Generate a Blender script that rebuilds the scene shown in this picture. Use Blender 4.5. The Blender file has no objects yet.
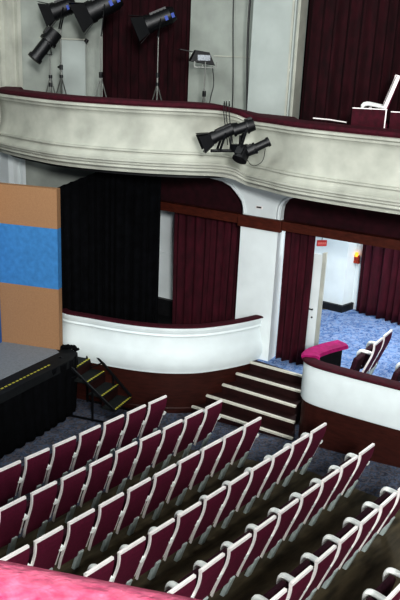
import bpy, bmesh, math, random
from mathutils import Vector, Matrix
from mathutils.geometry import tessellate_polygon
random.seed(7)
scn = bpy.context.scene
COL = scn.collection
PI = math.pi
RAD = math.radians

# ------------------------------------------------------------------ materials
def s2l(c):
    return tuple(((v/255)/12.92 if v/255 <= .04045 else ((v/255+.055)/1.055)**2.4) for v in c)

def mat(name, rgb, rough=.6, metal=0, var=.12, scale=12, bump=0, bscale=60, spec=.3, sheen=0, stretch=(1, 1, 1), emit=None, dark=None):
    m = bpy.data.materials.new(name); m.use_nodes = True
    nt = m.node_tree; b = nt.nodes['Principled BSDF']
    c = s2l(rgb)
    tc = nt.nodes.new('ShaderNodeTexCoord')
    mp = nt.nodes.new('ShaderNodeMapping'); mp.inputs['Scale'].default_value = stretch
    nt.links.new(tc.outputs['Object'], mp.inputs['Vector'])
    nz = nt.nodes.new('ShaderNodeTexNoise'); nz.inputs['Scale'].default_value = scale; nz.inputs['Detail'].default_value = 5
    nt.links.new(mp.outputs[0], nz.inputs['Vector'])
    rp = nt.nodes.new('ShaderNodeValToRGB')
    lo = s2l(dark) if dark else tuple(v*(1-var*2) for v in c)
    rp.color_ramp.elements[0].position = .3; rp.color_ramp.elements[0].color = (*lo, 1)
    rp.color_ramp.elements[1].position = .7; rp.color_ramp.elements[1].color = (*[min(1, v*(1+var)) for v in c], 1)
    nt.links.new(nz.outputs['Fac'], rp.inputs['Fac'])
    nt.links.new(rp.outputs[0], b.inputs['Base Color'])
    b.inputs['Roughness'].default_value = rough; b.inputs['Metallic'].default_value = metal
    b.inputs['Specular IOR Level'].default_value = spec
    if sheen:
        b.inputs['Sheen Weight'].default_value = sheen
        b.inputs['Sheen Tint'].default_value = (*[min(1, v*3+.05) for v in c], 1)
    if bump:
        n2 = nt.nodes.new('ShaderNodeTexNoise'); n2.inputs['Scale'].default_value = bscale
        nt.links.new(tc.outputs['Object'], n2.inputs['Vector'])
        bp = nt.nodes.new('ShaderNodeBump'); bp.inputs['Strength'].default_value = bump; bp.inputs['Distance'].default_value = .01
        nt.links.new(n2.outputs['Fac'], bp.inputs['Height']); nt.links.new(bp.outputs[0], b.inputs['Normal'])
    if emit:
        b.inputs['Emission Color'].default_value = (*c, 1); b.inputs['Emission Strength'].default_value = emit
    return m

def carpet(name, c1, c2, c3, scale):
    m = bpy.data.materials.new(name); m.use_nodes = True
    nt = m.node_tree; b = nt.nodes['Principled BSDF']
    tc = nt.nodes.new('ShaderNodeTexCoord')
    nz = nt.nodes.new('ShaderNodeTexNoise'); nz.inputs['Scale'].default_value = scale; nz.inputs['Detail'].default_value = 3
    nz.inputs['Distortion'].default_value = 1.5
    nt.links.new(tc.outputs['Object'], nz.inputs['Vector'])
    vo = nt.nodes.new('ShaderNodeTexVoronoi'); vo.inputs['Scale'].default_value = scale*1.6
    nt.links.new(nz.outputs['Color'], vo.inputs['Vector'])
    vo.inputs['Scale'].default_value = 6
    r1 = nt.nodes.new('ShaderNodeValToRGB')
    r1.color_ramp.elements[0].position = .40; r1.color_ramp.elements[0].color = (*s2l(c1), 1)
    r1.color_ramp.elements[1].position = .60; r1.color_ramp.elements[1].color = (*s2l(c2), 1)
    nt.links.new(nz.outputs['Fac'], r1.inputs['Fac'])
    r2 = nt.nodes.new('ShaderNodeValToRGB')
    r2.color_ramp.elements[0].position = .50; r2.color_ramp.elements[0].color = (0, 0, 0, 1)
    r2.color_ramp.elements[1].position = .72; r2.color_ramp.elements[1].color = (.7, .7, .7, 1)
    nt.links.new(vo.outputs['Distance'], r2.inputs['Fac'])
    mx = nt.nodes.new('ShaderNodeMixRGB'); mx.inputs[2].default_value = (*s2l(c3), 1)
    nt.links.new(r2.outputs[0], mx.inputs[0]); nt.links.new(r1.outputs[0], mx.inputs[1])
    nt.links.new(mx.outputs[0], b.inputs['Base Color'])
    b.inputs['Roughness'].default_value = .95; b.inputs['Specular IOR Level'].default_value = .1
    return m

M = dict(
    seat=mat('seat_fabric', (90, 20, 48), .8, var=.12, scale=30, bump=.1, sheen=.05),
    white=mat('white_enamel', (238, 233, 230), .35, var=.03, spec=.5),
    cream=mat('white_armrest', (246, 250, 246), .35, var=.03, spec=.5),
    legm=mat('grey_leg_paint', (175, 188, 185), .4, var=.1),
    dark=mat('dark_metal', (30, 30, 32), .5, var=.2),
    cushion=mat('seat_cushion_fabric', (52, 18, 32), .9, var=.2, scale=20),
    velvet=mat('maroon_velvet', (60, 8, 24), .85, var=.22, scale=9, bump=.15, bscale=40, sheen=.12, stretch=(1, 1, .4)),
    velvetu=mat('shaded_balcony_velvet', (42, 5, 14), .9, var=.3, scale=7, sheen=.03, stretch=(1, 1, .4)),  # darker maroon velvet; the dimness of the upper level is in its colour
    velvetd=mat('dark_maroon_velvet', (44, 7, 17), .9, var=.22, scale=7, sheen=.04),
    rail=mat('rail_velvet', (62, 6, 24), .85, var=.2, scale=14, sheen=.05),
    magenta=mat('bright_rail_velvet', (146, 14, 90), .8, var=.2, scale=9, sheen=.5),
    pink=mat('pink_plush', (208, 100, 126), .85, var=.12, scale=34, bump=.5, bscale=45, sheen=.2, dark=(160, 40, 78), stretch=(1, 1, 1)),
    boxw=mat('white_box_paint', (228, 238, 238), .5, var=.03, scale=3),
    plaster=mat('plaster_paint', (176, 178, 167), .6, var=.12, scale=2.2, bump=.08, bscale=8),
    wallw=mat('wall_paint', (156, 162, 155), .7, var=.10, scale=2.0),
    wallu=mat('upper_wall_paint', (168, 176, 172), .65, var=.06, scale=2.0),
    wallb=mat('wall_paint_bright', (222, 230, 230), .6, var=.04, scale=2.0),
    brown=mat('dark_brown_wood', (56, 24, 18), .5, var=.2, scale=5, stretch=(1, 1, 5)),
    step=mat('step_wood', (40, 17, 16), .6, var=.2, scale=6),
    beam=mat('brown_beam_wood', (78, 34, 22), .5, var=.2, scale=4, stretch=(2, 2, 8)),
    nosing=mat('step_nosing', (205, 203, 190), .5, var=.06),
    black=mat('black_cloth', (11, 12, 15), .95, var=.25, scale=6, spec=.1),
    blackm=mat('black_painted_metal', (14, 15, 18), .45, var=.2, spec=.4),
    deck=mat('grey_stage_cloth', (128, 132, 136), .8, var=.08, scale=30),
    apron=mat('black_apron', (20, 23, 25), .7, var=.2, scale=8),
    yellow=mat('yellow_tape', (178, 172, 72), .6, var=.1),
    kraft=mat('kraft_board', (158, 122, 90), .8, var=.05, scale=40),
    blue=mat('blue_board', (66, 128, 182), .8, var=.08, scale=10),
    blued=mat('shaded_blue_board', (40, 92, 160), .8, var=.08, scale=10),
    tread=mat('black_tread', (28, 32, 32), .7, var=.15),
    chrome=mat('stand_metal', (120, 122, 118), .35, metal=.6, var=.1),
    lampblue=mat('lamp_blue_mark', (40, 70, 160), .5, var=.1),
    reflector=mat('lamp_reflector', (170, 175, 180), .25, metal=.7, var=.2, scale=30),
    floorw=mat('dark_olive_floor', (80, 72, 54), .7, var=.3, scale=2.5, stretch=(1, 4, 1)),
    carpetA=carpet('hall_carpet', (50, 58, 72), (84, 96, 116), (100, 88, 84), 9),
    carpetB=carpet('box_carpet', (62, 94, 142), (118, 146, 188), (150, 160, 185), 7),
    red=mat('exit_red', (170, 50, 50), .5, var=.05),
    signw=mat('sign_white', (205, 120, 112), .5, var=.03),
    alarm=mat('alarm_body', (150, 50, 30), .4, var=.2),
    amber=mat('amber_lens', (250, 150, 50), .4, var=.1, emit=1.2),
    glow=mat('daylight_pane', (245, 250, 250), .4, var=.01, emit=.8),
    handle=mat('door_handle_metal', (70, 70, 70), .3, metal=.7, var=.1),
    ceil=mat('ceiling_paint', (190, 188, 180), .8, var=.04),
    backd=mat('stage_black', (14, 14, 16), .95, var=.3, scale=3),
)

# ------------------------------------------------------------------ mesh helpers
def obj(name, bm, m, parent=None, smooth=False, bevel=0):
    bmesh.ops.recalc_face_normals(bm, faces=bm.faces[:])
    me = bpy.data.meshes.new(name); bm.to_mesh(me); bm.free()
    me.materials.append(m)
    if smooth:
        for p in me.polygons: p.use_smooth = True
        try: me.set_sharp_from_angle(angle=RAD(40))
        except Exception: pass
    o = bpy.data.objects.new(name, me); COL.objects.link(o)
    if parent: o.parent = parent
    if bevel:
        md = o.modifiers.new('bevel', 'BEVEL'); md.width = bevel; md.segments = 2; md.limit_method = 'ANGLE'
    return o

def tag(o, label, cat, group=None):
    o['label'] = label; o['category'] = cat
    if group: o['group'] = group
    return o
def thing(name, label, cat, loc=(0, 0, 0), rz=0, group=None):
    o = bpy.data.objects.new(name, None); COL.objects.link(o)
    o.location = loc; o.rotation_euler = (0, 0, rz); o.empty_display_size = .1
    return tag(o, label, cat, group)
def struct(o):
    o['kind'] = 'structure'; return o

def box(bm, c, s, rot=None):
    r = bmesh.ops.create_cube(bm, size=1)
    mt = Matrix.Translation(Vector(c)) @ (rot.to_4x4() if rot else Matrix.Identity(4)) @ Matrix.Diagonal((*s, 1))
    bmesh.ops.transform(bm, matrix=mt, verts=r['verts'])
    return bm
def frame_dir(a, b):
    d = (Vector(b)-Vector(a)); z = d.normalized()
    up = Vector((0, 0, 1)) if abs(z.z) < .95 else Vector((0, 1, 0))
    x = up.cross(z).normalized(); y = z.cross(x)
    return Matrix((x, y, z)).transposed(), d.length
def bar(bm, a, b, w, h):
    R, L = frame_dir(a, b)
    return box(bm, (Vector(a)+Vector(b))/2, (w, h, L), R)
def cyl(bm, a, b, r1, r2=None, n=14):
    R, L = frame_dir(a, b)
    r = bmesh.ops.create_cone(bm, cap_ends=True, segments=n, radius1=r1, radius2=r1 if r2 is None else r2, depth=L)
    bmesh.ops.transform(bm, matrix=Matrix.Translation((Vector(a)+Vector(b))/2) @ R.to_4x4(), verts=r['verts'])
    return bm
def tube(bm, pts, r, n=8, sx=1, sy=1):
    pts = [Vector(p) for p in pts]; rings = []
    nrm = None
    for i, p in enumerate(pts):
        t = (pts[min(i+1, len(pts)-1)]-pts[max(i-1, 0)]).normalized()
        if nrm is None:
            up = Vector((1, 0, 0)) if abs(t.x) < .9 else Vector((0, 0, 1))
            nrm = (up - t*up.dot(t)).normalized()
        else: nrm = (nrm - t*nrm.dot(t)).normalized()
        bi = t.cross(nrm)
        rings.append([bm.verts.new(p + nrm*math.cos(2*PI*k/n)*r*sx + bi*math.sin(2*PI*k/n)*r*sy) for k in range(n)])
    for a, b in zip(rings, rings[1:]):
        for k in range(n): bm.faces.new((a[k], a[(k+1) % n], b[(k+1) % n], b[k]))
    bm.faces.new(rings[0][::-1]); bm.faces.new(rings[-1])
    return bm
def cap(bm, vs):
    for t in tessellate_polygon([[v.co for v in vs]]):
        try: bm.faces.new([vs[i] for i in t])
        except ValueError: pass
def prism(bm, poly, z0, z1):
    a = [bm.verts.new((x, y, z0)) for x, y in poly]; b = [bm.verts.new((x, y, z1)) for x, y in poly]
    n = len(poly)
    for k in range(n): bm.faces.new((a[k], a[(k+1) % n], b[(k+1) % n], b[k]))
    cap(bm, a); cap(bm, b)
    return bm
def resample(pts, step):
    # Catmull-Rom through the points (any dimension), then even spacing
    P = [Vector(p) for p in pts]; out = []
    for i in range(len(P)-1):
        p0 = P[max(i-1, 0)]; p1 = P[i]; p2 = P[i+1]; p3 = P[min(i+2, len(P)-1)]
        n = max(2, int((p2-p1).length/step))
        for k in range(n):
            t = k/n
            out.append(.5*((2*p1)+(-p0+p2)*t+(2*p0-5*p1+4*p2-p3)*t*t+(-p0+3*p1-3*p2+p3)*t**3))
    out.append(P[-1]); return out
def sweep(bm, path, prof, closed=True):
    """path: list of Vector(x,y,z); prof: (outward, up); outward = right-hand side of travel"""
    rings = []
    for i, p in enumerate(path):
        t = path[min(i+1, len(path)-1)]-path[max(i-1, 0)]; t.z = 0; t.normalize()
        n = Vector((t.y, -t.x, 0))
        rings.append([bm.verts.new(p + n*o + Vector((0, 0, z))) for o, z in prof])
    m = len(prof)
    for a, b in zip(rings, rings[1:]):
        for k in range(m if closed else m-1): bm.faces.new((a[k], a[(k+1) % m], b[(k+1) % m], b[k]))
    if closed:
        cap(bm, rings[0]); cap(bm, rings[-1])
    return bm
def drape(name, pts, z0, z1, m, fold=.16, amp=.045, seed=1, parent=None, topz=None, flare=1.25):
    """pleated hanging cloth; topz: list of top heights matching pts"""
    rnd = random.Random(seed)
    P = [Vector((*p, (topz[i] if topz else z1))) for i, p in enumerate(pts)]
    fine = []
    for a, b in zip(P, P[1:]):
        n = max(2, int((b.xy-a.xy).length/(fold/8)))
        fine += [a.lerp(b, k/n) for k in range(n)]
    fine.append(P[-1])
    bm = bmesh.new(); rows = 14; grid = []
    ph = 0; s = 0; prev = fine[0]; amps = []
    fvals = []
    cf = fold; ca = amp
    for i, p in enumerate(fine):
        s = (p.xy-prev.xy).length; prev = p
        ph += s/cf*2*PI
        if ph > 2*PI: ph -= 2*PI; cf = fold*rnd.uniform(.65, 1.45); ca = amp*rnd.uniform(.6, 1.3)
        fvals.append(math.sin(ph)*ca + .3*ca*math.sin(2*ph+1))
    for i, p in enumerate(fine):
        t = fine[min(i+1, len(fine)-1)]-fine[max(i-1, 0)]; n = Vector((t.y, -t.x, 0)).normalized()
        col = []
        for r in range(rows+1):
            v = r/rows; z = z0+(p.z-z0)*v
            k = (1-v)*flare + v*.6
            wob = .02*math.sin(i*.06+v*4+seed)
            q = Vector((p.x, p.y, z)) + n*(fvals[i]*k+wob)
            col.append(bm.verts.new(q))
        grid.append(col)
    for a, b in zip(grid, grid[1:]):
        for r in range(rows): bm.faces.new((a[r], b[r], b[r+1], a[r+1]))
    o = obj(name, bm, m, parent, smooth=True)
    md = o.modifiers.new('thick', 'SOLIDIFY'); md.thickness = .012
    return o

# ------------------------------------------------------------------ camera
cam = bpy.data.cameras.new('camera'); co = bpy.data.objects.new('camera', cam); COL.objects.link(co)
pitch, roll, az = RAD(18.4226), RAD(2.557), .6985
h = Vector((math.cos(az), math.sin(az), 0))
F = h*math.cos(pitch)+Vector((0, 0, -math.sin(pitch)))
R_ = F.cross(Vector((0, 0, 1))).normalized(); U_ = R_.cross(F)
R2 = math.cos(roll)*R_+math.sin(roll)*U_; U2 = -math.sin(roll)*R_+math.cos(roll)*U_
mw = Matrix((R2, U2, -F)).transposed().to_4x4(); mw.translation = Vector((0, 0, 6.776))
co.matrix_world = mw
cam.sensor_fit = 'VERTICAL'; cam.sensor_height = 36; cam.lens = 44.70; cam.clip_start = .05; cam.clip_end = 200
scn.camera = co

# wall line: along the side wall of the hall, s grows toward the stage
P0 = Vector((11.7, 8.1)); WU = Vector((-.1676, .9859)); WN = Vector((.9859, .1676))   # WN points behind the wall
def W(s, off=0): 
    p = P0 + WU*s + WN*off
    return (p.x, p.y)
def wslab(bm, poly, off0, off1):
    """polygon in (s, z) on the wall, extruded between two offsets"""
    a = [bm.verts.new((*W(s, off0), z)) for s, z in poly]; b = [bm.verts.new((*W(s, off1), z)) for s, z in poly]
    n = len(poly)
    for k in range(n): bm.faces.new((a[k], a[(k+1) % n], b[(k+1) % n], b[k]))
    cap(bm, a); cap(bm, b)
    return bm
def wrect(bm, s0, s1, z0, z1, o0, o1): return wslab(bm, [(s0, z0), (s1, z0), (s1, z1), (s0, z1)], o0, o1)

# ------------------------------------------------------------------ setting: floors
def fz(y): return -.06 if y > 8.4 else -.06+.0635*(8.4-y)
bm = bmesh.new()
for y0, y1 in [(-6, 8.4), (8.4, 18)]:
    v = [bm.verts.new(p) for p in [(-8, y0, fz(y0)), (20, y0, fz(y0)), (20, y1, fz(y1)), (-8, y1, fz(y1))]]
    bm.faces.new(v)
struct(obj('floor', bm, M['carpetA']))
bm = bmesh.new()
poly = [(-2, -2), (9.6, -2), (9.75, 3), (9.75, 5.6), (9.3, 7.0), (9.0, 7.75), (-2, 7.75)]
v = [bm.verts.new((x, y, fz(y)+.006)) for x, y in poly]; bm.faces.new(v)
o = struct(obj('floor', bm, M['floorw'])); o['label'] = 'dark olive floorboards under the seating rows'

# ------------------------------------------------------------------ box fronts
def box_front(name, label, path, zb, zt, zrail, group, basez=-.06, bulge=.03, railm=M['rail'], rail_w=.23, plain=False):
    t = thing(name, label, 'box front', (path[0][0], path[0][1], basez), 0, group)
    inv = Matrix.Translation((-path[0][0], -path[0][1], -basez))
    pth = [Vector((p.x, p.y, 0)) for p in resample([(x, y, 0) for x, y in path], .07)]
    H = zt-zb
    prof = [(-.10, zb), (.03, zb), (.035, zb+.03), (.02+bulge*.3, zb+.06), (.02+bulge, zb+.25*H), (.02+bulge*.6, zb+.5*H), (.0, zb+.74*H),
            (.01, zb+.80*H), (.035, zb+.82*H), (.02, zb+.86*H), (.045, zt-.06), (.05, zt-.02), (.04, zt), (-.10, zt)]
    if plain: prof = [(-.10, zb), (.015, zb), (.03, zb+.03), (.03, zt), (-.10, zt)]
    bm = bmesh.new(); sweep(bm, pth, prof); bm.transform(inv); obj('white_panel', bm, M['boxw'], t, True)
    bm = bmesh.new(); sweep(bm, pth, [(-.1, basez), (.02, basez), (.02, basez+.1), (.0, basez+.12), (.0, zb-.02), (.01, zb), (-.1, zb)])
    bm.transform(inv); obj('brown_base', bm, M['brown'], t, False)
    bm = bmesh.new(); r = zrail-zt
    sweep(bm, pth, [(.05, zt), (.075, zt+.35*r), (.06, zt+.8*r), (.02, zt+r), (-rail_w+.1, zt+r), (-rail_w+.05, zt+.8*r), (-rail_w+.04, zt+.3*r), (-rail_w+.06, zt)])
    bm.transform(inv); obj('velvet_rail', bm, railm, t, True)
    bm = bmesh.new()
    sweep(bm, pth, [(-.10, basez+.9), (-.10, zt), (-.13, zt), (-.13, basez+.9)]); bm.transform(inv); obj('inner_lining', bm, M['dark'], t)
    return t
boxL_path = [(8.98, 11.12), (8.97, 10.9), (9.14, 10.45), (9.31, 9.98), (9.53, 9.5), (9.83, 9.05), (10.25, 8.66), (10.7, 8.43), (11.2, 8.26), (11.66, 8.16)]
boxL_path = boxL_path
box_front('box_front', 'curved white box front with maroon velvet rail beside the stage steps', boxL_path, .80, 1.745, 1.79, 'box fronts', bulge=.09, rail_w=.15)
boxR_path = [(11.75, 6.42), (11.35, 6.52), (10.92, 6.56), (10.68, 6.42), (10.60, 6.15), (10.66, 5.6), (10.78, 4.9), (10.95, 4.0), (11.12, 3.0), (11.3, 2.0)]
box_front('box_front', 'white box front with magenta rail end to the right of the side stairs', boxR_path, .88, 1.61, 1.68, 'box fronts', bulge=.0, plain=True)
# bright rail cap at the end of the right box
bm = bmesh.new()
pth = resample([(11.78, 6.41, 0), (11.35, 6.52, 0), (10.92, 6.56, 0), (10.70, 6.45, 0)], .06)
sweep(bm, pth, [(.06, 1.64), (.085, 1.67), (.05, 1.715), (-.16, 1.72), (-.23, 1.70), (-.25, 1.64)])
tag(obj('rail_cushion', bm, M['magenta'], None, True), 'bright magenta velvet pad on the curled end of the right box rail', 'cushion')

# box floors
bm = bmesh.new()
prism(bm, [(9.6, 12.2), (9.12, 11.4), (9.07, 10.97), (9.2, 10.5), (9.4, 10.03), (9.63, 9.57), (9.92, 9.15), (10.35, 8.78), (10.8, 8.53), (11.25, 8.36), (11.7, 8.3), (12.9, 9), (12.2, 13)], .3, .80)
struct(obj('floor', bm, M['dark']))['label'] = 'dark raised floor inside the left box'
bm = bmesh.new()
prism(bm, [(11.62, 6.75), (11.6, 6.5), (11.3, 6.5), (10.92, 6.5), (10.74, 6.38), (10.72, 6.15), (10.8, 5.6), (10.9, 4.9), (11.08, 4.0), (11.3, 2.9), (11.5, 1.5), (18, 1.5), (18, 10.5), (12.9, 10.5), (12.3, 8.3), (11.95, 8.12), (11.55, 8.12), (11.62, 6.95)], .45, .85)
struct(obj('floor', bm, M['carpetB']))['label'] = 'blue patterned carpet in the right box and landing'

# ------------------------------------------------------------------ side stairs
st = thing('stairs', 'dark wooden side stairs with pale nosings between the two boxes', 'stairs', (10.9, 7.4, -.06))
Z = [.85, .668, .486, .304, .122]
LN = [((11.39, 8.16), (11.60, 6.92)), ((11.07, 8.26), (11.30, 6.84)), ((10.77, 8.36), (11.01, 6.76)), ((10.45, 8.50), (10.75, 6.60)), ((10.16, 8.62), (10.50, 6.45))]
for i, (z, (a, b)) in enumerate(zip(Z, LN)):
    if i == 0: back = ((11.62, 8.16), (11.70, 6.92))
    else: back = (tuple(Vector(LN[i-1][0])+Vector((.05, 0))), tuple(Vector(LN[i-1][1])+Vector((.05, 0))))
    a2 = Vector(a)-Vector((0, 0)); 
    # riser is gently curved on the lowest step
    pts = [a, b, back[1], back[0]]
    bm = bmesh.new(); prism(bm, [(p[0]-10.9, p[1]-7.4) for p in pts], 0, z+.06-.001)
    s_ = obj('step', bm, M['step'], st)
    bm = bmesh.new()
    d = (Vector(b)-Vector(a)).normalized(); n = Vector((d.y, -d.x))
    if n.x > 0: n = -n
    q = [Vector(a)+n*.02, Vector(b)+n*.02, Vector(b)-n*.04, Vector(a)-n*.04]
    prism(bm, [(p.x-10.9, p.y-7.4) for p in q], z+.06-.03, z+.06+.008)
    obj('nosing', bm, M['nosing'], s_)

# ------------------------------------------------------------------ side wall
BZ0, BZ1 = 3.58, 3.76
def arc(cx, cz, r, a0, a1, n=10): return [(cx+r*math.cos(RAD(a0+(a1-a0)*k/n)), cz+r*math.sin(RAD(a0+(a1-a0)*k/n))) for k in range(n+1)]
# spandrel with the two arch tops
bm = bmesh.new()
SL, SR = .64, -.19            # pier edges along the wall
poly = [(SL, BZ1-.02), (SL+.01, 3.9), (.69, 4.03), (.77, 4.135), (.86, 4.23), (.96, 4.305), (1.15, 4.385), (1.54, 4.43), (2.9, 4.46), (3.7, 4.42), (3.95, 4.33), (4.07, 4.15), (4.1, 3.6),
        (4.3, 3.6), (4.3, 5.0), (-8, 5.0), (-8, 4.6), (-3, 4.5), (-.94, 4.37), (-.54, 4.29), (-.38, 4.24), (-.26, 4.16), (-.19, 4.05), (-.17, 3.92), (-.17, BZ1-.02)]
wslab(bm, poly, 0, .16)
struct(obj('wall_side', bm, M['wallb']))
# lower pier
bm = bmesh.new(); wrect(bm, SR+.02, SL, -.06, BZ0+.03, -.06, .33)
struct(obj('wall_pier', bm, M['wallb']))['label'] = 'white pier between the two boxes'
o = bpy.data.objects['wall_pier']; o.name = 'trim_1'
bm = bmesh.new()
for pts in ([(-.17, 3.80), (-.17, 3.92), (-.19, 4.05), (-.26, 4.16), (-.38, 4.24), (-.54, 4.29), (-.94, 4.37), (-3, 4.5)], [(SL, 3.8), (.65, 3.9), (.69, 4.03), (.77, 4.135), (.96, 4.305), (1.15, 4.385), (1.54, 4.43), (2.9, 4.46)]):
    tube(bm, [(*W(a_+(.04 if pts[0][0] < 0 else -.04), -.01), b_) for a_, b_ in pts], .03, 6)
struct(obj('trim_2', bm, M['wallb'], None, True))
# beam
bm = bmesh.new(); wrect(bm, -9, 4.6, BZ0, BZ1, -.03, .14); wrect(bm, SR-.05, SL+.06, BZ0-.03, BZ1+.02, -.10, -.02)
tag(obj('lintel_beam', bm, M['beam'], bevel=.008), 'long brown wooden beam over the box openings', 'beam')
# small plaque on spandrel
pl = tag(obj('wall_plaque', wrect(bmesh.new(), .22, .36, 3.93, 3.985, -.015, 0), M['white']), 'small plaque with dark print on the white wall above the pier', 'plaque')
bm = bmesh.new(); wrect(bm, .24, .34, 3.945, 3.972, -.02, -.015); obj('print', bm, M['dark'], pl)
# maroon panels behind the arches
bm = bmesh.new(); wrect(bm, SL-.1, 4.3, BZ1-.05, 4.5, .19, .22)
tag(obj('arch_panel', bm, M['velvetd']), 'dark maroon cloth panel filling the arch above the left box', 'panel', 'arch panels')
bm = bmesh.new(); wrect(bm, -9, SR+.1, BZ1-.05, 4.5, .19, .22)
tag(obj('arch_panel', bm, M['velvetd']), 'dark maroon cloth panel filling the arch above the right box', 'panel', 'arch panels')
# white wall inside the left box
bm = bmesh.new(); wrect(bm, .3, 5.2, .3, 4.9, 1.15, 1.3); wrect(bm, .3, 5.2, 2.28, 2.31, 1.13, 1.15)
struct(obj('wall_box_left', bm, M['wallb']))
bm = bmesh.new(); wrect(bm, 1.2, 4.9, .8, 1.2, 1.05, 1.15); struct(obj('baseboard_left', bm, M['dark']))
# proscenium side wall: niche wall + column
def seg(a, b, th):
    a = Vector(a); b = Vector(b); d = (b-a).normalized(); n = Vector((d.y, -d.x))*th
    return [tuple(a), tuple(b), tuple(b+n), tuple(a+n)]
bm = bmesh.new(); prism(bm, seg((9.98, 13.62), (11.28, 12.48), -.15), .8, 10)
struct(obj('wall_niche', bm, M['wallw']))
bm = bmesh.new()
# ribbed jamb (upper), its ribs are the mouldings of the proscenium arch
rib = [(10.02, 13.60), (9.97, 13.52), (9.90, 13.54), (9.88, 13.62), (9.80, 13.64), (9.76, 13.55), (9.68, 13.56), (9.64, 13.66), (9.55, 13.68), (9.50, 13.62), (9.42, 13.64),
       (9.40, 13.72), (9.0, 13.78), (8.5, 13.85), (7.5, 14.0), (7.5, 14.2), (10.1, 14.0)]
prism(bm, rib, 4.78, 10)
struct(obj('wall_proscenium', bm, M['plaster']))
bm = bmesh.new()
rib2 = [(10.02, 13.60), (9.97, 13.52), (9.90, 13.54), (9.88, 13.62), (9.80, 13.64), (9.76, 13.55), (9.68, 13.56), (9.62, 13.66), (9.62, 14.0), (10.1, 14.0)]
prism(bm, rib2, .8, 4.78)
struct(obj('trim_3', bm, M['wallb']))
bm = bmesh.new(); prism(bm, [(3, 16.6), (12.5, 16.6), (12.5, 16.8), (3, 16.8)], 0, 7)
struct(obj('wall_back', bm, M['backd']))

# ------------------------------------------------------------------ right box room
bm = bmesh.new(); prism(bm, [(15.95, 1.0), (16.1, 1.0), (16.1, 11), (15.95, 11)], .85, 4.6); struct(obj('wall_foyer', bm, M['wallb']))
bm = bmesh.new(); prism(bm, [(15.55, 8.50), (15.95, 8.46), (15.95, 11), (15.25, 11)], .85, 4.6)
struct(obj('trim_4', bm, M['wallb']))
bm = bmesh.new(); prism(bm, [(15.47, 8.44), (15.95, 8.40), (15.95, 8.50), (15.55, 8.54), (15.25, 11), (15.15, 11)], .85, 1.02)
struct(obj('baseboard_foyer', bm, M['dark']))
bm = bmesh.new(); prism(bm, [(14.3, 10.2), (15.6, 8.6), (15.6, 10.4)], .852, .858)
struct(obj('floor', bm, M['floorw']))['label'] = 'strip of dark floor at the foyer wall'
bm = bmesh.new(); prism(bm, [(12.9, 10.4), (16, 10.4), (16, 10.6), (12.9, 10.6)], .85, 4.6); struct(obj('wall_foyer_end', bm, M['wallb']))
# door leaf
dr = bpy.data.objects.new('door_1', None); COL.objects.link(dr); dr.location = (12.1, 7.55, .85); struct(dr)
d0, d1 = Vector((12.06, 7.78)), Vector((12.20, 7.20)); dd = (d1-d0).normalized(); dn = Vector((-dd.y, dd.x))
bm = bmesh.new(); prism(bm, [tuple(p-Vector((12.1, 7.55))) for p in (d0, d1, d1+dn*.05, d0+dn*.05)], 0, 2.30); obj('door_leaf', bm, M['wallb'], dr)
bm = bmesh.new(); e = d1+dn*.05
prism(bm, [tuple(p-Vector((12.1, 7.55))) for p in (d1+dd*.005, d1+dd*.06+dn*.05, e+dn*.06+dd*.06, e)], 0, 2.34); obj('door_frame', bm, M['plaster'], dr)
hp = d1-dd*.10-dn*.03-Vector((12.1, 7.55))
bm = bmesh.new(); cyl(bm, (hp.x, hp.y, 1.17), (hp.x-dd.x*.14, hp.y-dd.y*.14, 1.17), .014); cyl(bm, (hp.x, hp.y, 1.17), (hp.x+dn.x*.04, hp.y+dn.y*.04, 1.17), .014)
cyl(bm, (hp.x+dn.x*.02, hp.y+dn.y*.02, 1.0), (hp.x+dn.x*.03, hp.y+dn.y*.03, 1.0), .018); obj('door_handle', bm, M['handle'], dr)
# bright pane above the door leaf
bm = bmesh.new(); prism(bm, [(12.60, 7.95), (12.66, 7.83), (12.70, 7.85), (12.64, 7.97)], 3.05, 3.56); struct(obj('window_1', bm, M['glow']))
# exit sign
ex = thing('hanging_sign', 'small red sign hanging beyond the open white door', 'sign', (12.76, 7.58, 3.22))
bm = bmesh.new(); box(bm, (0, 0, 0), (.21, .03, .12)); obj('sign_box', bm, M['red'], ex, bevel=.005)
bm = bmesh.new(); cyl(bm, (0, 0, .05), (0, 0, 1.3), .006); obj('hanger', bm, M['dark'], ex)
ex.rotation_euler = (0, 0, az-PI/2+.25)
bm = bmesh.new()
for k in range(4): box(bm, (-.066+.044*k, -.017, .0), (.030, .003, .045))
obj('pale_marks', bm, M['signw'], ex)
# alarm beacon
al = thing('alarm_beacon', 'orange glowing alarm beacon on the white foyer wall', 'alarm', (15.93, 8.42, 2.10))
bm = bmesh.new(); box(bm, (-.05, 0, .08), (.08, .15, .14)); box(bm, (-.05, 0, -.02), (.10, .17, .06)); obj('housing', bm, M['alarm'], al, bevel=.01)
bm = bmesh.new(); cyl(bm, (-.07, 0, .12), (-.07, 0, .22), .05, .035); obj('lens', bm, M['amber'], al, True)
# foyer ceiling = balcony slab
bm = bmesh.new(); prism(bm, [W(1.2, .25), W(-7, .25), (18, 1.2), (18, 11), (12.9, 11)], 4.51, 4.53); struct(obj('ceiling', bm, M['ceil']))

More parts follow.
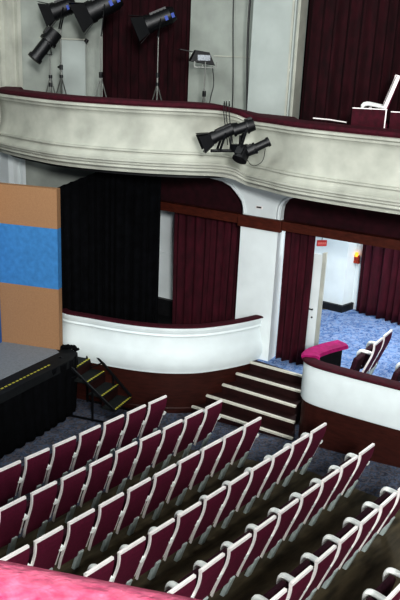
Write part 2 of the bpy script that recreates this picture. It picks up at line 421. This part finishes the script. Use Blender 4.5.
# ------------------------------------------------------------------ curtains
GC = 'maroon box curtains'
tag(drape('curtain', [W(.72, .30), W(2.42, .30)], .8, 3.66, M['velvet'], .17, .05, 3), 'tall maroon curtain in the left box beside the white pier', 'curtain', GC)
tag(drape('curtain', [W(-.84, .20), W(-.24, .20)], .86, 3.66, M['velvet'], .14, .045, 5), 'narrow maroon curtain at the top of the side stairs', 'curtain', GC)
tag(drape('curtain', [(15.78, 2.0), (15.80, 8.25)], .87, 4.4, M['velvet'], .22, .06, 8), 'wide maroon curtain on the far wall beyond the blue carpet', 'curtain', GC)
tag(drape('stage_curtain', [(9.22, 11.50), (10.02, 11.10), (10.94, 10.36)], .82, 0, M['black'], .15, .04, 11, topz=[4.15, 4.46, 4.5]), 'black drape hanging behind the left box next to the stage', 'curtain')

# ------------------------------------------------------------------ stage
sg = thing('stage', 'stage platform with grey floor cloth, black apron and black skirt', 'stage', (6, 11, -.06))
ox, oy, oz = 6, 11, -.06
front = [(2.5, 9.02), (6.49, 9.80), (8.04, 10.10), (8.45, 10.19), (8.72, 10.36)]
bm = bmesh.new(); prism(bm, [(x-ox, y-oy) for x, y in front+[(8.78, 10.9), (8.85, 11.6), (8.95, 12.4), (9.4, 13.4), (9.4, 16.4), (2.5, 16.4)]], 1.05, 1.21); obj('apron', bm, M['apron'], sg)
bm = bmesh.new(); prism(bm, [(x-ox, y-oy) for x, y in [(2.5, 9.5), (6.68, 10.27), (7.41, 10.41), (8.47, 10.60), (8.62, 11.2), (8.85, 12.4), (9.3, 16.3), (2.5, 16.3)]], 1.21, 1.216); obj('floor_cloth', bm, M['deck'], sg)
o = drape('skirt', [(x-ox, y-oy+.01) for x, y in front], .02, 1.19, M['black'], .2, .02, 21, parent=sg)
bm = bmesh.new(); a = Vector((4.0, 9.45)); b = Vector((8.0, 10.245)); n = 44
for k in range(n):
    p = a.lerp(b, k/n); q = a.lerp(b, (k+.62)/n); d = (b-a).normalized(); w = Vector((-d.y, d.x))*.035
    prism(bm, [(v.x-ox, v.y-oy) for v in (p, q, q+w, p+w)], 1.21, 1.214)
obj('edge_tape', bm, M['yellow'], sg)
# black cloth heap on the stage corner
bm = bmesh.new()
pts = resample([(8.56, 10.80, 1.16), (8.66, 10.66, 1.19), (8.74, 10.58, 1.20), (8.78, 10.50, 1.18), (8.80, 10.45, 1.14)], .02)
tube(bm, pts, .05, 10, 1.2, .8)
for v in bm.verts: v.co += Vector((random.uniform(-.012, .012), random.uniform(-.012, .012), random.uniform(-.01, .015)))
tag(obj('cloth_bundle', bm, M['black'], None, True), 'crumpled black cloth bundle on the stage corner by the box front', 'cloth')

# steps up to the stage
ss = thing('stage_steps', 'black portable steps with yellow taped treads leading onto the stage', 'steps', (9, 10, -.06))
ox, oy, oz = 9, 10, -.06
SZ = [.89, .66, .43, .20]
SL_ = [((8.52, 10.24), (9.19, 10.45)), ((8.65, 9.99), (9.27, 10.16)), ((8.77, 9.70), (9.37, 9.87)), ((8.87, 9.43), (9.48, 9.62))]
stepd = Vector((-.10, .28))
for (a, b), z in zip(SL_, SZ):
    a = Vector(a); b = Vector(b)
    bm = bmesh.new(); prism(bm, [(p.x-ox, p.y-oy) for p in (a, b, b+stepd*1.02, a+stepd*1.02)], z-oz-.04, z-oz)
    tr = obj('tread', bm, M['tread'], ss)
    bm = bmesh.new(); prism(bm, [(p.x-ox, p.y-oy) for p in (a+stepd, b+stepd, b+stepd*1.02, a+stepd*1.02)], z-oz, z-oz+.19) if z < .8 else prism(bm, [(p.x-ox, p.y-oy) for p in (a+stepd, b+stepd, b+stepd*1.02, a+stepd*1.02)], z-oz, z-oz+.15)
    obj('riser', bm, M['step'], tr)
    bm = bmesh.new(); n = 9
    for k in range(n):
        p = a.lerp(b, (k+.1)/n); q = a.lerp(b, (k+.75)/n); w = stepd.normalized()*.04
        prism(bm, [(v.x-ox, v.y-oy) for v in (p, q, q+w, p+w)], z-oz, z-oz+.004)
    obj('tread_tape', bm, M['yellow'], tr)
for side in (0, 1):
    pa = Vector(SL_[0][side])+stepd*(.2 if side else .7); pb = Vector(SL_[3][side])-stepd*.15
    off = (Vector(SL_[0][1])-Vector(SL_[0][0])).normalized()*(-.11 if side else -.14)
    pa += off; pb += off
    A = (pa.x-ox, pa.y-oy, .89+.06+.02); B = (pb.x-ox, pb.y-oy, .06); T = (pa.x-ox, pa.y-oy, 0)
    hg = .27 if side else .26
    bm = bmesh.new(); bar(bm, (A[0], A[1], A[2]+hg), (B[0], B[1], B[2]+hg), .035, .045); obj('stringer', bm, M['blackm'], ss)
    bm = bmesh.new(); bar(bm, T, (A[0], A[1], A[2]+hg), .035, .035)
    m_ = Vector(A).lerp(Vector(B), .35); bar(bm, (m_.x, m_.y, m_.z+hg), (A[0], A[1], A[2]-.25), .025, .025)
    m_ = Vector(A).lerp(Vector(B), .6); bar(bm, (m_.x, m_.y, 0), (m_.x, m_.y, m_.z+hg), .03, .03)
    bar(bm, (A[0], A[1], .03), (B[0], B[1], .03), .03, .03)
    obj('side_frame', bm, M['blackm'], ss)

# wing flats
def flat(name, label, a, b, th, bands, group, side=False):
    t = thing(name, label, 'stage flat', (a[0], a[1], 1.157), 0, group)
    A = Vector(a); B = Vector(b); d = (B-A).normalized(); n = Vector((-d.y, d.x))*th
    if n.x < 0 and n.y < 0: n = -n
    for nm, m, z0, z1 in bands:
        bm = bmesh.new(); prism(bm, [tuple(p-A) for p in (A, B, B+n, A+n)], z0-1.157, z1-1.157); obj(nm, bm, m, t)
    return t
flat('stage_flat', 'tall brown scenery flat with a wide blue band standing on the stage', (8.00, 11.80), (8.54, 10.68), -.15,
     [('brown_board', M['kraft'], 1.157, 2.39), ('blue_band', M['blue'], 2.39, 3.56), ('brown_board', M['kraft'], 3.56, 4.30)], 'scenery flats')
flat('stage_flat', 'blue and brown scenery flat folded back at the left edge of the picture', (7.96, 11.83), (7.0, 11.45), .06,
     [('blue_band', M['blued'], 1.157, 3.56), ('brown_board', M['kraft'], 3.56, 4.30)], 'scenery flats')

# ------------------------------------------------------------------ balcony
ZL, ZR = 5.83, 5.66
bp = [(9.5, 13.5, ZL), (9.08, 13.1, ZL), (8.93, 12.6, ZL), (8.86, 11.75, ZL), (8.88, 10.95, ZL), (9.13, 10.15, ZL), (9.55, 9.38, ZL), (10.03, 8.80, ZL), (10.45, 8.50, ZL-.02),
      (10.75, 8.33, ZL-.09), (10.86, 8.10, ZR), (10.72, 7.55, ZR), (10.58, 6.95, ZR), (10.60, 6.16, ZR), (10.72, 5.2, ZR), (10.90, 4.2, ZR), (11.1, 3.0, ZR), (11.3, 1.8, ZR)]
path = resample(bp, .09)
bf = thing('balcony', 'swelling white plaster balcony front with mouldings and maroon rail', 'balcony', (9.5, 13.5, 4.68))
inv = Matrix.Translation((-9.5, -13.5, -4.68))
def bprof(*p): return list(p)
bm = bmesh.new()
sweep(bm, path, [(-.22, 0), (.03, 0), (.06, -.015), (.065, -.05), (.03, -.07), (.025, -.11), (.0, -.13), (-.02, -.2), (-.035, -.38), (-.02, -.55), (.02, -.68), (.05, -.735), (-.22, -.735)])
bm.transform(inv); obj('cove_face', bm, M['plaster'], bf, True)
bm = bmesh.new()
sweep(bm, path, [(-.22, -.735), (.05, -.735), (.09, -.745), (.095, -.775), (.06, -.79), (.07, -.83), (.12, -.90), (.15, -.915), (.155, -.95), (.12, -.965), (.125, -1.0), (.10, -1.02), (.11, -1.06), (.06, -1.10), (.05, -1.15), (-.22, -1.15)])
bm.transform(inv); obj('lower_moulding', bm, M['plaster'], bf, True)
bm = bmesh.new()
sweep(bm, path, [(.03, 0), (.05, .035), (.03, .08), (-.02, .095), (-.34, .095), (-.38, .06), (-.38, 0)])
bm.transform(inv); obj('velvet_rail', bm, M['rail'], bf, True)
# balcony floor
inner = [(p.x, p.y) for p in path[::3]]
bm = bmesh.new()
cl = []
for i, p in enumerate(path[::3]):
    pts = path[::3]; t = pts[min(i+1, len(pts)-1)]-pts[max(i-1, 0)]; t.z = 0; t.normalize()
    cl.append((p.x-t.y*.15, p.y+t.x*.15))
prism(bm, cl+[(13.6, 1.8), (13.6, 12.9), (11.4, 12.5), (10.1, 13.6)], 4.60, 4.72)
struct(obj('floor', bm, M['dark']))['label'] = 'balcony floor slab'
# ledge near the pier
bm = bmesh.new(); prism(bm, [(10.95, 8.55), (11.05, 7.2), (11.62, 7.7), (11.62, 8.75)], ZR+.0, ZR+.07)
tag(obj('padded_ledge', bm, M['rail'], bevel=.02), 'maroon padded ledge joining the balcony rail to the white pier', 'ledge')

# upper walls: pier, recessed panel, curtains
bm = bmesh.new(); wrect(bm, SR, SL+.02, 4.7, 10, -.05, .45)
struct(obj('trim_5', bm, M['wallu']))
bm = bmesh.new(); wrect(bm, SR+.03, SR+.07, 4.7, 10, -.075, -.05); wrect(bm, SR-.05, SR, 4.7, 10, .02, .3); struct(obj('trim_6', bm, M['plaster']))
bm = bmesh.new(); wrect(bm, SL, 2.33, 4.7, 10, .50, .6)
struct(obj('wall_upper', bm, M['wallw']))
bm = bmesh.new(); wrect(bm, SL+.02, 1.75, 6.70, 6.72, .48, .5)
struct(obj('trim_7', bm, M['plaster']))
bm = bmesh.new(); wrect(bm, -9, 6.0, 4.7, 10, 1.25, 1.4)
struct(obj('wall_upper_back', bm, M['velvetd']))
tag(drape('curtain', [W(2.35, .72), W(4.85, .95)], 4.74, 10, M['velvetu'], .2, .06, 31), 'dark maroon curtain behind the spotlights on the left balcony', 'curtain', 'balcony curtains')
tag(drape('curtain', [W(-8.5, .42), W(SR-.02, .42)], 4.74, 10, M['velvetu'], .24, .07, 33), 'wide dark maroon curtain behind the right balcony', 'curtain', 'balcony curtains')
# cables on the recessed panel
for k, (s, off, sd) in enumerate([(1.28, .44, 1), (.70, -.02, 2)]):
    bm = bmesh.new()
    tube(bm, [(*W(s+.03*math.sin(z*1.7+sd)+(.02*(z-6)), off), z) for z in [5.3+.15*i for i in range(32)]], .010 if k == 0 else .02, 6)
    tag(obj('cable', bm, M['blackm'], None, True), ['thin black cable hanging down the recessed white balcony panel', 'thick black cable running down beside the balcony pier'][k], 'cable', 'balcony cables')
# radiator-like white cabinet in the niche
cb = thing('wall_cabinet', 'shallow white cabinet against the niche wall behind the spotlights', 'cabinet', (10.74, 12.80, 4.72), math.atan2(-1.42, 1.62))
bm = bmesh.new(); box(bm, (0, 0, 1.10), (.52, .14, 2.14)); obj('body', bm, M['wallu'], cb, bevel=.01)
bm = bmesh.new(); box(bm, (0, -.075, 1.16), (.46, .012, 1.9)); obj('door', bm, M['wallu'], cb)
bm = bmesh.new(); box(bm, (.0, -.01, 2.19), (.56, .18, .03)); obj('top', bm, M['plaster'], cb)
bm = bmesh.new(); cyl(bm, (.26, -.10, 2.14), (.30, -.10, 2.20), .04); obj('knob', bm, M['dark'], cb)

# ------------------------------------------------------------------ spotlights
def vec(a): return Vector(a)
def spot(label, tail, nose, r, pole_top, group, doors=True, mark=True, kind='fresnel'):
    """spotlight body from tail to nose"""
    t = thing('spotlight', label, 'spotlight', tuple(tail), 0, group)
    T = Vector((0, 0, 0)); N = vec(nose)-vec(tail); d = N.normalized(); L = N.length
    R, _ = frame_dir(T, N); X = R @ Vector((1, 0, 0)); Y = R @ Vector((0, 1, 0))
    bm = bmesh.new()
    if kind == 'fresnel':
        cyl(bm, T, d*L*.12, r*.72, r*.95, 20); cyl(bm, d*L*.12, d*L*.62, r*.95, r*.95, 20); cyl(bm, d*L*.62, d*L*.72, r*1.05, r*1.05, 20)
        box(bm, d*L*.36+Y*r*.85, (r*1.1, r*.35, L*.4), R)
        for q in (.22, .30, .38, .46): cyl(bm, d*L*q, d*L*(q+.02), r*1.02, r*1.02, 20)
    else:
        cyl(bm, T, d*L*.30, r*.95, r*1.05, 20); cyl(bm, d*L*.30, d*L*.38, r*1.15, r*1.15, 20); cyl(bm, d*L*.38, d*L*.9, r*.8, r*.8, 20); cyl(bm, d*L*.9, d*L, r*.95, r*.95, 20)
        box(bm, d*L*.42, (r*2.2, r*.25, L*.05), R); box(bm, d*L*.15+Y*r, (r*.9, r*.3, L*.2), R)
    obj('housing', bm, M['blackm'], t, True)
    bm = bmesh.new(); q = .725 if kind == 'fresnel' else 1.0
    cyl(bm, d*L*(q-.02), d*L*(q+.006), r*.75, r*.7, 20); obj('lens', bm, M['dark'], t, True)
    if doors:
        for ax, ay in ((1, 0), (-1, 0), (0, 1), (0, -1)):
            e = X*ax+Y*ay; s_ = X*ay+Y*ax
            bm = bmesh.new(); b0 = d*L*.72+e*r*.95; b1 = d*L+e*r*1.6
            vs = [bm.verts.new(p) for p in (b0-s_*r*.9, b0+s_*r*.9, b1+s_*r*1.35, b1-s_*r*1.35)]; bm.faces.new(vs)
            o = obj('barn_door', bm, M['blackm'], t); md = o.modifiers.new('s', 'SOLIDIFY'); md.thickness = .006
    # yoke
    piv = d*L*.36; pt = vec(pole_top)-vec(tail)
    dn = (pt-piv); dn = (dn - d*dn.dot(d)*.0)
    side = d.cross(Vector((0, 0, 1))).normalized()
    bm = bmesh.new(); base = pt
    for sgn in (1, -1):
        bar(bm, piv+side*sgn*r*1.15, base+side*sgn*r*1.15, .012, .04)
    bar(bm, base-side*r*1.2, base+side*r*1.2, .04, .012)
    obj('yoke', bm, M['blackm'], t)
    if mark:
        bm = bmesh.new(); box(bm, d*L*.06-X*r*.55+Y*0, (r*.5, r*1.3, L*.05), R)
        [box(bm, d*L*q+side*sg_*r*.93+Vector((0, 0, -.03)), (r*.35, r*.5, L*.07), R) for q in (.06, .22) for sg_ in (1, -1)]; obj('blue_mark', bm, M['lampblue'], t)
    return t
def stand(label, x, y, ztop, group, zspread=6.25, r=.016, spread=.32, z0=4.72):
    t = thing('light_stand', label, 'stand', (x, y, z0), random.uniform(0, 2), group)
    H = ztop-z0; zs = zspread-z0
    bm = bmesh.new(); cyl(bm, (0, 0, .25), (0, 0, H), r*.8); cyl(bm, (0, 0, .25), (0, 0, H*.7), r*1.2); obj('pole', bm, M['chrome'], t, True)
    bm = bmesh.new(); cyl(bm, (0, 0, H*.68), (0, 0, H*.72), r*2.2); obj('collar', bm, M['blackm'], t, True)
    bm = bmesh.new(); cyl(bm, (0, 0, zs-.03), (0, 0, zs+.03), r*2.2); obj('collar', bm, M['blackm'], t, True)
    bm = bmesh.new(); cyl(bm, (0, 0, H*.70), (.06, 0, H*.70), .008); cyl(bm, (.05, 0, H*.70), (.075, 0, H*.70), .02); obj('knob', bm, M['blackm'], t, True)
    for k in range(3):
        a = k*2*PI/3+.3
        bm = bmesh.new(); bar(bm, (0, 0, zs), (spread*math.cos(a)*1.5, spread*math.sin(a)*1.5, .01), .014, .02)
        obj('leg', bm, M['chrome'], t)
    return t
GS, GSP = 'light stands on the balcony', 'balcony spotlights'
stand('tall light stand holding the leftmost upper spotlight', 9.78, 12.02, 7.08, GS, 6.2)
spot('black spotlight with barn doors highest at the left of the balcony', (10.17, 12.03, 7.56), (9.73, 12.46, 7.31), .165, (9.79, 12.05, 7.08), GSP)
stand('short light stand nearest the left end of the balcony', 9.42, 11.90, 6.62, GS, 6.2)
spot('long black profile spotlight tilted steeply down at the left of the balcony', (9.66, 12.02, 7.02), (9.27, 12.20, 6.50), .15, (9.44, 11.95, 6.60), GSP, doors=False, mark=False, kind='profile')
stand('light stand under the big spotlight in front of the white niche wall', 10.06, 11.18, 6.95, GS, 6.25)
spot('large black spotlight with barn doors in front of the curtain edge', (10.62, 11.25, 7.70), (10.0, 11.80, 7.27), .20, (10.18, 11.30, 6.98), GSP)
stand('light stand in front of the dark maroon curtain', 10.73, 10.32, 7.0, GS, 6.15)
spot('dim black spotlight in front of the dark maroon curtain', (11.25, 10.40, 7.46), (10.70, 10.92, 7.12), .17, (10.85, 10.45, 7.0), GSP)
stand('light stand under the open floodlight beside the white panel', 11.14, 9.48, 6.6, GS, 6.0, spread=.28)
# floodlight
fl = thing('floodlight', 'open rectangular floodlight on a stand beside the white panel', 'floodlight', (11.22, 9.66, 6.70), az-PI/2+.2, None)
RX = Matrix.Rotation(RAD(-18), 3, 'Y') 
bm = bmesh.new()
A = [(-.22, -.12, -.10), (.25, -.12, -.16), (.25, .14, -.16), (-.22, .14, -.10)]; B = [(-.12, -.08, .10), (.14, -.08, .07), (.14, .1, .07), (-.12, .1, .10)]
va = [bm.verts.new(p) for p in A]; vb = [bm.verts.new(p) for p in B]
for k in range(4): bm.faces.new((va[k], va[(k+1) % 4], vb[(k+1) % 4], vb[k]))
bm.faces.new(vb)
o = obj('housing', bm, M['blackm'], fl); md = o.modifiers.new('s', 'SOLIDIFY'); md.thickness = .01
bm = bmesh.new(); box(bm, (.03, -.125, -.03), (.24, .012, .10)); obj('reflector', bm, M['reflector'], fl)
bm = bmesh.new(); box(bm, (-.30, 0, .085), (.26, .3, .012), Matrix.Rotation(RAD(8), 3, 'Y')); obj('top_flap', bm, M['blackm'], fl)
bm = bmesh.new(); bar(bm, (-.15, -.15, -.10), (-.15, -.15, -.20), .02, .012); bar(bm, (.27, -.15, -.10), (.27, -.15, -.20), .02, .012); bar(bm, (-.15, -.15, -.20), (.27, -.15, -.20), .025, .02)
cyl(bm, (.02, -.05, -.20), (.02, -.05, -.05), .015); obj('yoke', bm, M['chrome'], fl)
bm = bmesh.new(); tube(bm, resample([(.20, -.12, -.18), (.24, -.12, -.5), (.18, -.12, -.9), (.28, -.12, -1.5)], .05), .009, 6); tag_ = obj('power_cord', bm, M['blackm'], fl, True)

# cluster of spotlights hung in front of the balcony
GP = 'spotlights clamped in front of the balcony face'
rg = thing('lighting_bracket', 'black pipe bracket holding the spotlight cluster on the balcony face', 'bracket', (9.95, 7.72, 5.2))
bm = bmesh.new(); tube(bm, [(-.30, .30, .02), (-.1, .1, .03), (.14, -.12, .03), (.28, -.28, .10)], .025, 8); obj('cross_pipe', bm, M['blackm'], rg, True)
bm = bmesh.new(); cyl(bm, (-.02, .10, .0), (-.02, .10, .30), .018); cyl(bm, (.12, .02, .0), (.12, .02, .28), .018); bar(bm, (.05, .0, .05), (.75, .35, .05), .04, .03); obj('hanger', bm, M['blackm'], rg)
bm = bmesh.new(); box(bm, (0, 0, .08), (.14, .12, .12)); box(bm, (.12, -.12, .05), (.12, .1, .14)); cyl(bm, (.02, -.04, -.06), (.02, -.04, .12), .03); obj('clamp', bm, M['blackm'], rg)
spot('hanging black spotlight with barn doors pointing left at the balcony face', (9.98, 7.72, 5.63), (9.50, 8.12, 5.34), .10, (9.78, 7.95, 5.24), GP, mark=False)
spot('upper right spotlight of the hanging cluster', (10.14, 7.52, 5.68), (9.90, 7.76, 5.56), .11, (9.98, 7.66, 5.30), GP, doors=False, mark=False, kind='profile')
spot('lower spotlight of the hanging cluster aimed down', (10.04, 7.60, 5.30), (9.82, 7.58, 5.02), .12, (9.98, 7.66, 5.26), GP, doors=False, mark=False)
spot('right spotlight of the hanging cluster with a wire filter frame', (9.98, 7.50, 5.24), (10.24, 7.26, 5.42), .085, (10.02, 7.56, 5.22), GP, doors=False, mark=False, kind='profile')
for k, xx in enumerate((0, .08, -.06)):
    bm = bmesh.new(); tube(bm, resample([(9.95+xx, 7.85, 5.32), (9.93+xx, 7.95, 5.8), (10.6+xx, 8.5, 5.96), (11.0+xx, 8.8, 5.85)], .08), .008, 6)
    tag(obj('cable', bm, M['blackm'], None, True), ['left', 'right', 'middle'][k]+' one of three thin cables feeding the hanging spotlight cluster', 'cable', 'cluster cables')
bm = bmesh.new(); tube(bm, resample([(9.90, 7.55, 5.25), (10.05, 7.45, 5.02), (10.20, 7.35, 5.08), (10.2, 7.3, 5.3)], .03), .006, 6)
tag(obj('cable', bm, M['blackm'], None, True), 'looped black wire below the hanging spotlight cluster', 'cable', 'cluster cables')

# ------------------------------------------------------------------ theatre seats
prof = [(.0, 1.075), (-.004, .99), (.012, .88), (.047, .77), (.118, .58), (.195, .37), (.235, .25)]   # (forward, up)
prof = [tuple(p) for p in resample([(*p, 0) for p in prof], .05)]; prof = [(p[0], p[1]) for p in prof]
def ribbon(bm, pr, x0f, x1f, t0, t1):
    """closed slab following the back profile; x0f/x1f functions of z; thickness offsets t0..t1 along the profile normal"""
    rings = []
    for i, (y, z) in enumerate(pr):
        a = Vector(pr[max(i-1, 0)]); b = Vector(pr[min(i+1, len(pr)-1)]); d = (b-a).normalized(); n = Vector((-d.y, d.x))   # n: forward
        if n.x < 0: n = -n
        x0 = x0f(z); x1 = x1f(z)
        rings.append([bm.verts.new((x, y+n.x*t, z+n.y*t)) for x, t in ((x0, t0), (x1, t0), (x1, t1), (x0, t1))])
    for a, b in zip(rings, rings[1:]):
        for k in range(4): bm.faces.new((a[k], a[(k+1) % 4], b[(k+1) % 4], b[k]))
    bm.faces.new(rings[0][::-1]); bm.faces.new(rings[-1])
    return bm
def halfw(z): return .205 if z > .45 else .205-.02*(.45-z)/.25
def make_seat():
    t = thing('theatre_seat', '', 'seat')
    bm = bmesh.new(); ribbon(bm, prof[1:-1], lambda z: -halfw(z)+.014, lambda z: halfw(z)+.022, -.006, .02); obj('backrest', bm, M['seat'], t, True)
    bm = bmesh.new()
    ribbon(bm, prof, lambda z: -halfw(z)-.004, lambda z: -halfw(z)+.018, -.010, .024)
    ribbon(bm, prof, lambda z: halfw(z)+.010, lambda z: halfw(z)+.021, .0, .024)
    ribbon(bm, prof[:2], lambda z: -halfw(z), lambda z: halfw(z)+.021, -.010, .028)
    obj('back_frame', bm, M['white'], t, True)
    bm = bmesh.new()
    box(bm, (0, .36, .50), (.40, .10, .42), Matrix.Rotation(RAD(12), 3, 'X')); obj('seat_cushion', bm, M['cushion'], t, True, bevel=.03)
    return t
def seat_arm(t, x):
    bm = bmesh.new()
    pts = resample([(x, .07, .68), (x, .2, .695), (x, .35, .705), (x, .415, .685), (x, .44, .62), (x, .435, .54), (x, .42, .46), (x, .37, .38)], .03)
    tube(bm, pts, .043, 10, 1.15, .8); obj('armrest', bm, M['cream'], t, True)
    bm = bmesh.new()
    ribbon(bm, [(y-.01, z) for y, z in prof if .36 < z < .66], lambda z: x-.016, lambda z: x-.003, .008, .035)
    obj('arm_support', bm, M['white'], t, True)
def seat_leg(t, x):
    bm = bmesh.new(); bar(bm, (x, .19, .38), (x, .32, .01), .085, .06); l = obj('leg', bm, M['legm'], t, bevel=.008)
    bm = bmesh.new(); box(bm, (x, .28, .012), (.13, .30, .02)); obj('foot_plate', bm, M['dark'], l, bevel=.006)
proto = make_seat(); seat_arm(proto, .262); seat_leg(proto, .15)
proto_end = make_seat(); seat_arm(proto_end, .262); seat_leg(proto_end, .15)
def copy_tree(o, parent=None):
    kids = list(o.children); c = o.copy(); COL.objects.link(c); c.parent = parent
    for k in kids: copy_tree(k, c)
    return c
ORD = ['first', 'second', 'third', 'fourth', 'fifth', 'sixth', 'seventh', 'eighth', 'ninth', 'tenth', 'eleventh']
ROWS = [(8.82, 8.10, 7), (9.30, 7.22, 9), (9.17, 6.29, 10), (9.67, 5.35, 10), (9.52, 4.41, 10), (8.94, 3.495, 8), (7.26, 2.57, 4)]
used = {}
for k, (xr, y, n) in enumerate(ROWS):
    for j in range(n):
        src = proto_end if j == 0 and k < 5 else proto
        if src not in used: o = src; used[src] = 1
        else: o = copy_tree(src)
        x = xr-.52*j-.205
        o.location = (x, y, .98+.059*k-1.075)
        o.rotation_euler = (0, 0, RAD(random.uniform(-1, 1)))
        end = 'right end' if k < 5 else 'right photo edge'
        o['label'] = 'burgundy white-framed seat, %s from %s, %s row from the stage' % (ORD[j], end, ORD[k])
        o['group'] = 'burgundy theatre seats in rows'

# seats in the right box
def box_seat(x, y, z, rz, lab, grp):
    o = copy_tree(proto); o.location = (x, y, z); o.rotation_euler = (0, 0, rz); o['label'] = lab; o['group'] = grp; return o
box_seat(11.78, 5.62, .86, RAD(8), 'burgundy seat in the right box standing just behind the rail', 'box seats')
box_seat(12.30, 5.70, .86, RAD(8), 'burgundy seat in the right box half hidden behind its neighbour', 'box seats')
box_seat(11.75, 4.80, .86, RAD(8), 'pale framed seat in the right box cut by the right photo edge', 'box seats')
# balcony: low maroon partitions and white seats
for k, (a, b, z1) in enumerate([((10.88, 6.14), (11.20, 5.70), 6.02), ((11.24, 5.65), (11.58, 5.14), 5.99)]):
    t = thing('low_partition', ['maroon low partition board left of the white balcony seat', 'maroon low partition board under the white balcony seat'][k], 'partition', (a[0], a[1], 4.72), 0, 'balcony partitions')
    v = Vector(b)-Vector(a); nn = Vector((-v.y, v.x)).normalized()*.03
    bm = bmesh.new(); prism(bm, [(0, 0), tuple(v), tuple(v+nn), tuple(nn)], 0, z1-4.72); obj('board', bm, M['rail'], t)
    bm = bmesh.new(); prism(bm, [tuple(-nn*.2), tuple(v-nn*.2), tuple(v+nn*1.2), tuple(nn*1.2)], z1-4.72, z1-4.72+.015)
    prism(bm, [tuple(v-v.normalized()*.02-nn*.2), tuple(v-nn*.2), tuple(v+nn), tuple(v+nn-v.normalized()*.02)], .0, z1-4.72); obj('edge_trim', bm, M['white'], t)
us = thing('garden_chair', 'white framed chair with rounded armrests at the right of the balcony', 'chair', (11.50, 6.02, 5.30), RAD(30))
for s in (-.22, .22):
    bm = bmesh.new(); tube(bm, resample([(s, -.12, .735), (s, .02, .76), (s, .18, .78), (s, .25, .74), (s, .23, .66), (s, .16, .64)], .03), .032, 10, 1.2, .8)
    obj('armrest', bm, M['cream'], us, True)
    bm = bmesh.new(); bar(bm, (s, .12, .72), (s, -.02, .30), .03, .05); bar(bm, (s, -.02, .30), (s, -.02, -.58), .04, .04); obj('leg', bm, M['white'], us)
    bm = bmesh.new(); bar(bm, (s, .0, .42), (s, -.26, 1.25), .035, .055); obj('back_upright', bm, M['white'], us)
bm = bmesh.new(); box(bm, (0, -.20, .98), (.40, .05, .55), Matrix.Rotation(RAD(16), 3, 'X')); obj('backrest', bm, M['seat'], us, bevel=.01)
bm = bmesh.new(); box(bm, (0, 0, .44), (.40, .42, .08)); obj('seat_cushion', bm, M['seat'], us, bevel=.02)
bm = bmesh.new(); tube(bm, [(10.95, 6.9, 5.80), (10.98, 6.6, 5.80), (10.92, 6.25, 5.79)], .012, 8)
tag(obj('rolled_paper', bm, M['white'], None, True), 'thin white roll lying along the balcony rail', 'paper roll')

# ------------------------------------------------------------------ foreground plush rail
bm = bmesh.new()
a = Vector((.573, .877, 5.978)); b = Vector((.769, .618, 5.932)); d = (b-a)
p0 = a-d*5; p1 = b+d*6
pth = [p0.lerp(p1, k/60) for k in range(61)]
pr = [(.0+.16*math.cos(RAD(t)), -.13+.13*math.sin(RAD(t))) for t in range(0, 181, 12)]
# outward (right-hand of travel) points to the viewer; shift so that the far edge sits on the line
n_ = Vector((d.y, -d.x)).normalized()
pr = [(.10+o, .035+z) for o, z in pr] + [(-.06, -.5), (.26, -.5)]
sweep(bm, pth, pr)
tag(obj('plush_rail', bm, M['pink'], None, True), 'bright pink plush rail in the near foreground at the lower left', 'rail')

# ------------------------------------------------------------------ shell: ceiling and light
bm = bmesh.new(); prism(bm, [(-10, -8), (20, -8), (20, 18), (-10, 18)], 10, 10.2); struct(obj('ceiling', bm, M['ceil']))

def area(name, loc, target, size, power, color=(1, 1, 1)):
    l = bpy.data.lights.new(name, 'AREA'); l.energy = power; l.size = size; l.color = color
    o = bpy.data.objects.new(name, l); COL.objects.link(o); o.location = loc
    o.rotation_euler = (Vector(target)-Vector(loc)).to_track_quat('-Z', 'Y').to_euler()
    return o
area('house_light_near', (-3.0, -4.5, 9.2), (8, 7, 2), 1.6, 1700, (1, .99, .98))
area('house_light_centre', (4.5, 5.0, 9.7), (7.5, 6.5, 0), 2.5, 260, (.95, 1, 1))
area('house_light_side', (6, 9.5, 9.6), (10.5, 8.5, 2), 1.5, 90, (.95, 1, 1))
area('added_fill_low', (3.2, -.6, 4.6), (11.3, 8.5, 3.6), 1.5, 170, (.97, 1, 1))  # unseen fill, added to brighten the white wall under the balcony
area('foyer_light', (14.2, 6.2, 4.4), (14.0, 6.5, 0), 1.6, 150, (.92, .97, 1))
w = bpy.data.worlds.new('world'); scn.world = w; w.use_nodes = True
w.node_tree.nodes['Background'].inputs[0].default_value = (.75, .85, 1, 1); w.node_tree.nodes['Background'].inputs[1].default_value = .12
scn.view_settings.view_transform = 'Standard'; scn.view_settings.look = 'Medium High Contrast'
scn.view_settings.exposure = .35
